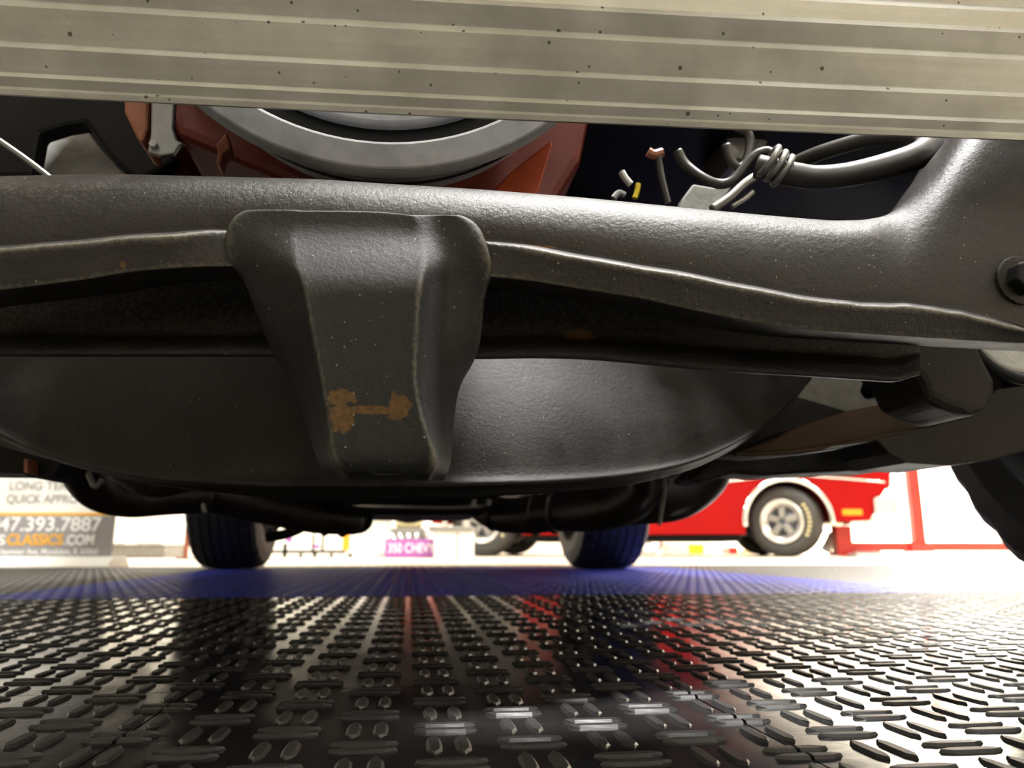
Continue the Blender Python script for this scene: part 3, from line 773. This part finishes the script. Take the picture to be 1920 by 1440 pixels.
link('support_pole', box_mesh('support_pole', lx(-30), lx(-24), .02, .035, bz0, 1.94), M['steel'], ban)
link('top_rail', box_mesh('top_rail', b_l, b_r, -.015, .015, 1.94, 1.97), M['steel'], ban, bevel=.004)
def line(body, x0, x1, y_base, y_top, mat, bold=.0008):
    """text fitted between photo columns x0..x1 and rows y_top..y_base"""
    h = lz(y_top) - lz(y_base)
    o = txt(body, h / .70, mat, ban, (0, 0, 0), bold=bold)
    xs_ = [v.co.x for v in o.data.vertices]; w = max(xs_) - min(xs_)
    k_ = (lx(x1) - lx(x0)) / w
    o.data.transform(Matrix.Diagonal((k_, 1, 1, 1)))
    xs_ = [v.co.x for v in o.data.vertices]
    o.data.transform(Matrix.Translation((lx(x0) - min(xs_), -.0045, lz(y_base))))
    return o
line('LONG TERM', 6, 128, 919, 903, 'grey_letter')
line('QUICK APPROVAL', 3, 172, 943, 927, 'grey_letter')
line('847.393.7887', -22, 185, 994, 969, 'white_print', .0014)
line('S', -4, 11, 1019, 1001, 'white_print', .0014)
line('CLASSICS', 14, 117, 1019, 1000, 'yellow_print', .0014)
line('.COM', 119, 174, 1019, 1001, 'white_print', .0014)
line('Seymour Ave, Mundelein, IL 60060', 4, 183, 1036, 1026, 'white_print', .0004)

# white car nose left of the rear tyre
dc = 6.4
t = stand('white_bench', 268, dc, 'low white storage bench with a dark toe recess beside the banner', 'bench')
hw = W(62, dc)
link('bench_body', box_mesh('bench_body', -hw, hw, -.22, .22, W(22, dc), CAM_H + W(62, dc)), M['white_gloss'], t, bevel=.02)
link('bench_base', box_mesh('bench_base', -hw * .92, hw * .92, -.16, .2, 0, W(22, dc)), M['steel'], t, bevel=.01)
for q in (-.55, .55):
    link('finger_slot', box_mesh('finger_slot', hw * q - .10, hw * q + .10, -.226, -.20, CAM_H + W(3, dc), CAM_H + W(8, dc)), M['pale'], t, bevel=.008)

dc = 5.6
t = stand('brown_post', 349, dc, 'thin reddish brown square post standing left of the rear tyre', 'post')
link('post_shaft', box_mesh('post_shaft', -.014, .014, -.014, .014, .012, 1.1), M['brown'], t, bevel=.003)
link('post_foot', box_mesh('post_foot', -.05, .05, -.05, .05, 0, .012), M['brown'], t, bevel=.003)

# low black stand with legs
dc = 6.6
t = stand('metal_stand', 580, dc, 'low black metal stand on thin legs between the rear tyres', 'stand')
def bx(name, x0, x1, y0, y1, m_, th=.03, dy=0.0, par=None, org=580, d=None):
    d = d or dc
    return link(name, box_mesh(name, W(x0 - org, d), W(x1 - org, d), dy - th / 2, dy + th / 2, max(0, CAM_H + W(1024 - y1, d)), CAM_H + W(1024 - y0, d)), M[m_], par or t, bevel=.003)
bx('top_bar', 514, 640, 1030, 1035, 'black', .30)
for x_, yt in ((514, 1034), (543, 1018), (572, 1036), (597, 1034), (627, 1036), (661, 1036)):
    bx('leg', x_ - 3, x_ + 3, yt, 1047, 'black', .03, -.12)
for x_, yt in ((582, 1000), (600, 1002)):
    bx('upright', x_ - 2, x_ + 2, yt, 1032, 'black', .02, .08)
bx('magenta_knob', 596, 606, 1020, 1027, 'purple', .04, -.13)
bx('magenta_knob', 543, 553, 1006, 1016, 'purple', .04, -.10)
t2 = stand('warning_post', 648, 6.9, 'short orange and white post right of the black metal stand', 'post')
bx('post_shaft', 643, 654, 1000, 1030, 'yellow_print', .06, 0, t2, 648, 6.9)
bx('post_base', 638, 655, 1030, 1046, 'white_gloss', .14, 0, t2, 648, 6.9)

# white pedestal with a flared top
dc = 6.9
t = stand('white_pedestal', 700, dc, 'white round pedestal with a wide top left of the purple placard', 'pedestal')
k = W(1, dc)
pr = [(0.001, 0), (36 * k, 0), (38 * k, 4 * k), (34 * k, 10 * k), (30 * k, 30 * k), (30 * k, 58 * k), (32 * k, 66 * k), (44 * k, 74 * k), (45 * k, 84 * k), (40 * k, 88 * k), (0.001, 88 * k)]
link('pedestal_body', lathe_mesh('pedestal_body', pr, 40, 'Z'), M['white_gloss'], t, smooth=True)

# display engine with its placard and plinth
dc = 6.5
t = stand('display_engine', 768, dc, 'pale engine on a stand behind the purple lettered placard', 'engine')
k = W(1, dc)
bx('engine_stand', 728, 800, 1012, 1046, 'steel', .30, .12, t, 768)
bx('engine_body', 732, 792, 990, 1014, 'steel', .32, .12, t, 768)
link('air_cleaner', xform(lathe_mesh('air_cleaner', [(.001, 0), (.09, 0), (.11, .02), (.11, .06), (.09, .08), (.001, .08)], 28, 'Z'), (W(-6, dc), .1, CAM_H + 33 * k)), M['tan'], t, smooth=True)
for q in range(4):
    link('header_pipe', tube_mesh('header_pipe', [(W(-32 + q * 15, dc), -.04, CAM_H + 26 * k), (W(-30 + q * 15, dc), -.10, CAM_H + 20 * k), (W(-22 + q * 12, dc), -.11, CAM_H + 10 * k)], .014, 10), M['chrome'], t, smooth=True)
link('shroud', xform(lathe_mesh('shroud', [(.05, 0), (.10, 0), (.11, .03), (.10, .05), (.05, .05)], 28, 'X'), (W(26, dc), .08, CAM_H + 28 * k)), M['white_gloss'], t, smooth=True)
t = stand('purple_placard', 771, 6.3, 'purple placard with white lettering 350 CHEVY', 'sign')
bx('placard_board', 723, 820, 1010, 1048, 'purple', .012, 0, t, 771, 6.3)
bx('placard_foot', 735, 808, 1046, 1049, 'purple', .10, .03, t, 771, 6.3)
o = txt('350 CHEVY', .12, 'white_print', t, (0, 0, 0), align='CENTER', bold=.0008)
xs_ = [v.co.x for v in o.data.vertices]; zs_ = [v.co.z for v in o.data.vertices]
o.data.transform(Matrix.Diagonal((W(85, 6.3) / (max(xs_) - min(xs_)), 1, W(17, 6.3) / (max(zs_) - min(zs_)), 1)))
o.data.transform(Matrix.Translation((0, -.008, CAM_H + W(1024 - 1034, 6.3))))
dc = 5.95
t = stand('white_plinth', 850, dc, 'white square display plinth right of the purple placard', 'plinth')
bx('plinth_body', 818, 884, 996, 1047, 'white_gloss', .5, .1, t, 850)
bx('plinth_top', 808, 886, 988, 997, 'steel', .56, .1, t, 850)
bx('plinth_joint', 858, 861, 998, 1046, 'steel', .505, .098, t, 850)
# red coupe -----------------------------------------------------------------
DCF = 6.75
RW = 0.30
rot = -YAW - math.radians(10)
fw = ground(1478, DCF)
ax = Vector((math.cos(rot), math.sin(rot), 0)); ay = Vector((-math.sin(rot), math.cos(rot), 0))
WB = 2.66
origin = fw - ax * (WB / 2) + ay * .80 
rc = empty('red_coupe', (origin.x, origin.y, -.006), 'red two-door classic car with chrome wheel arch trim, facing right', 'car', rotz=rot)
def arch(cx_, z0, r, a0, a1, n=16):
    return [(cx_ + r * math.cos(math.radians(a0 + (a1 - a0) * q / n)), RW + r * math.sin(math.radians(a0 + (a1 - a0) * q / n))) for q in range(n + 1)]
ra = .352
F_, R_ = WB / 2, -WB / 2
side = [(F_ + .66, .30), (F_ + .72, .44), (F_ + .82, .58), (F_ + .88, .76), (F_ + .84, .81), (F_ - .2, .87), (.15, .90), (-1.0, .92), (R_ - .9, .86), (R_ - 1.0, .70), (R_ - .95, .40), (R_ - .5, .30)]
side += arch(R_, 0, ra, 180, 0)[0:] + [(R_ + ra, .19), (F_ - ra, .19)] + arch(F_, 0, ra, 180, 0) + [(F_ + ra, .29)]
me = prism_mesh('body', [(x, -.90, z) for x, z in side], (0, 1.80, 0))
body = link('body', me, M['red_paint'], rc, bevel=.02, bevseg=3)
for cx_, nm in ((F_, 'f'), (R_, 'r')):
    pts = arch(cx_, 0, ra + .004, 187, -5, 22)
    link('arch_trim', tube_mesh('arch_trim', [(x, -.905, z) for x, z in pts], .024, 10, 2), M['chrome'], body, smooth=True)
    link('wheel_well', box_mesh('wheel_well', cx_ - .34, cx_ + .34, -.62, .62, .20, .72), M['black'], rc)
link('sill_underside', box_mesh('sill_underside', R_ + .38, F_ - .38, -.80, .80, .13, .20), M['black'], rc, bevel=.02)
link('side_marker', box_mesh('side_marker', F_ + .44, F_ + .60, -.912, -.89, .345, .395), M['amber'], body, bevel=.006)
link('trim_strip', tube_mesh('trim_strip', [(F_ - .7, -.905, .62), (F_, -.908, .685), (F_ + .4, -.905, .66), (F_ + .80, -.90, .62)], .010, 8), M['chrome'], body, smooth=True)
bum = [(F_ + .88, -.93, .33), (F_ + 1.0, -.74, .33), (F_ + 1.04, 0, .33), (F_ + 1.0, .74, .33), (F_ + .88, .93, .33), (F_ + .68, .93, .33), (F_ + .86, .68, .33), (F_ + .9, 0, .33), (F_ + .86, -.68, .33), (F_ + .68, -.93, .33)]
link('front_bumper', prism_mesh('front_bumper', bum, (0, 0, .17)), M['chrome'], rc, bevel=.03, bevseg=3)
link('front_valance', prism_mesh('front_valance', [(F_ + .70, -.86, .27), (F_ + .86, -.62, .27), (F_ + .86, .62, .27), (F_ + .70, .86, .27), (F_ + .5, .86, .27), (F_ + .5, -.86, .27)], (0, 0, .14)), M['chrome'], rc, bevel=.02)
for s_ in (-1, 1):
    link('headlamp', xform(lathe_mesh('headlamp', [(.001, .02), (.085, .01), (.09, -.02), (.001, -.02)], 28, 'X'), (F_ + .90, .66 * s_, .66)), M['chrome'], rc, smooth=True)
link('cabin', prism_mesh('cabin', [(.45, -.76, .88), (.05, -.70, 1.27), (-.85, -.70, 1.29), (-1.5, -.76, .90)], (0, 1.5, 0)), M['glass'], rc, bevel=.05)
link('roof', box_mesh('roof', -.86, .06, -.71, .82, 1.27, 1.32), M['red_paint'], rc, bevel=.02)
def show_wheel(name, x, y, steer, parent=rc, tmat='tyre_dusty', R=RW, Wd=.24):
    near = y < 0
    pr = tyre_prof(R, Wd, R * .62)
    T = Matrix.Translation((x, y, R)) @ Matrix.Rotation(math.radians(steer), 4, 'Z') @ (Matrix.Identity(4) if near else Matrix.Rotation(math.pi, 4, 'Z'))
    me = lathe_mesh(name, pr, 64, 'Y'); me.transform(T)
    w = link(name, me, M[tmat], parent, smooth=True)
    q = -Wd / 2
    m2 = lathe_mesh('rim', [(R * .64, q + .01), (R * .62, q - .006), (R * .55, q + .004), (R * .45, q + .035), (R * .40, q + .05), (R * .40, q + .16), (R * .62, q + .16)], 48, 'Y'); m2.transform(T)
    link('rim', m2, M['cream_rim'], w, smooth=True)
    m3 = lathe_mesh('wheel_center', [(.001, q + .03), (R * .12, q + .03), (R * .2, q + .045), (R * .42, q + .06), (R * .42, q + .08), (.001, q + .08)], 36, 'Y'); m3.transform(T)
    wc = link('wheel_center', m3, M['darkmetal'], w, smooth=True)
    for s5 in range(5):
        a = 2 * math.pi * s5 / 5 + .3
        u, v_ = Vector((math.cos(a), 0, math.sin(a))), Vector((-math.sin(a), 0, math.cos(a)))
        o_ = [u * (R * .10) - v_ * .022, u * (R * .42) - v_ * .030, u * (R * .42) + v_ * .030, u * (R * .10) + v_ * .022]
        m4 = prism_mesh('spoke', [p + Vector((0, q + .026, 0)) for p in o_], (0, .02, 0)); m4.transform(T)
        link('spoke', m4, M['steel'], w, bevel=.004)
    segs = []
    for a0 in np.linspace(-.55, .55, 8):          # worn pale raised letters, not legible
        a1 = a0 + .09
        o_ = [Vector((math.cos(a_) * r_, 0, math.sin(a_) * r_)) for a_, r_ in ((a0, R * .74), (a1, R * .74), (a1, R * .84), (a0, R * .84))]
        segs.append(o_)
    for o_ in segs:
        m5 = prism_mesh('letter_mark', [p + Vector((0, q - .0035, 0)) for p in o_], (0, .006, 0)); m5.transform(T)
        link('letter_mark', m5, M['tan'], w)
    return w
show_wheel('front_wheel', F_, -.76, -26)
show_wheel('rear_wheel', R_, -.76, -10)
show_wheel('front_wheel', F_, .76, -26)
show_wheel('rear_wheel', R_, .76, 0)

# red steel rack right of the coupe
dc = 7.6
t = stand('red_steel_frame', 1722, dc, 'red steel frame with an upright post and a long floor beam', 'frame')
bx('upright_post', 1714, 1734, 700, 1026, 'red_steel', .09, 0, t, 1722)
bx('floor_beam', 1580, 1990, 1016, 1032, 'red_steel', .09, 0, t, 1722)
bx('joint_block', 1702, 1742, 1018, 1038, 'red_steel', .16, 0, t, 1722)
t = stand('red_jack', 1580, 6.9, 'short stout red jack stand in front of the red steel frame', 'jack')
bx('jack_body', 1566, 1594, 986, 1034, 'red_steel', .12, 0, t, 1580, 6.9)
bx('jack_base', 1562, 1640, 1032, 1040, 'red_steel', .2, 0, t, 1580, 6.9)
t = stand('white_roll', 1557, 7.2, 'small white roll leaning beside the red jack', 'roll')
link('roll_tube', tube_mesh('roll_tube', [(-.05, 0, .05), (0, 0, .12), (.04, 0, .2)], .045, 16), M['white_gloss'], t, smooth=True)
t = stand('floor_plate', 1690, 6.7, 'flat white plate lying on the floor below the red beam', 'plate')
link('plate_slab', box_mesh('plate_slab', -.42, .62, -.10, .10, 0, .03), M['white_gloss'], t, bevel=.01)
link('plate_ridge', box_mesh('plate_ridge', -.40, .60, -.02, .02, .03, .042), M['steel'], t, bevel=.004)

# small goods seen under the red coupe
dc = 9.1
t = stand('wheel_trim_ring', 1216, dc, 'bright white wheel ring leaning low under the red coupe', 'ring')
rg = [(.15 * math.cos(a) , .04 * math.sin(a), .16 + .15 * math.sin(a)) for a in [2 * math.pi * q / 20 for q in range(21)]]
link('ring_hoop', tube_mesh('ring_hoop', rg, .022, 10, 2), M['chrome'], t, smooth=True)
link('ring_hub', xform(lathe_mesh('ring_hub', [(.001, 0), (.05, 0), (.05, .03), (.001, .03)], 20, 'Y'), (0, 0, .16)), M['chrome'], t, smooth=True)
t = stand('white_carton', 1275, dc, 'white carton with a yellow label under the red coupe', 'carton')
bx('carton_box', 1244, 1330, 1018, 1046, 'white_gloss', .3, 0, t, 1275)
bx('yellow_label', 1286, 1312, 1020, 1040, 'yellow', .31, 0, t, 1275)
t = stand('red_ramp', 1425, 9.0, 'pale sloping ramp with a red end under the red coupe', 'ramp')
link('ramp_wedge', prism_mesh('ramp_wedge', [(-.35, -.15, 0), (.35, -.15, 0), (.35, -.15, .10), (-.2, -.15, .05)], (0, .3, 0)), M['tan'], t, bevel=.006)
link('ramp_end', box_mesh('ramp_end', -.40, -.30, -.16, .16, 0, .08), M['red_steel'], t, bevel=.006)

for o_ in bpy.data.objects:
    if '_local' in o_: del o_['_local']
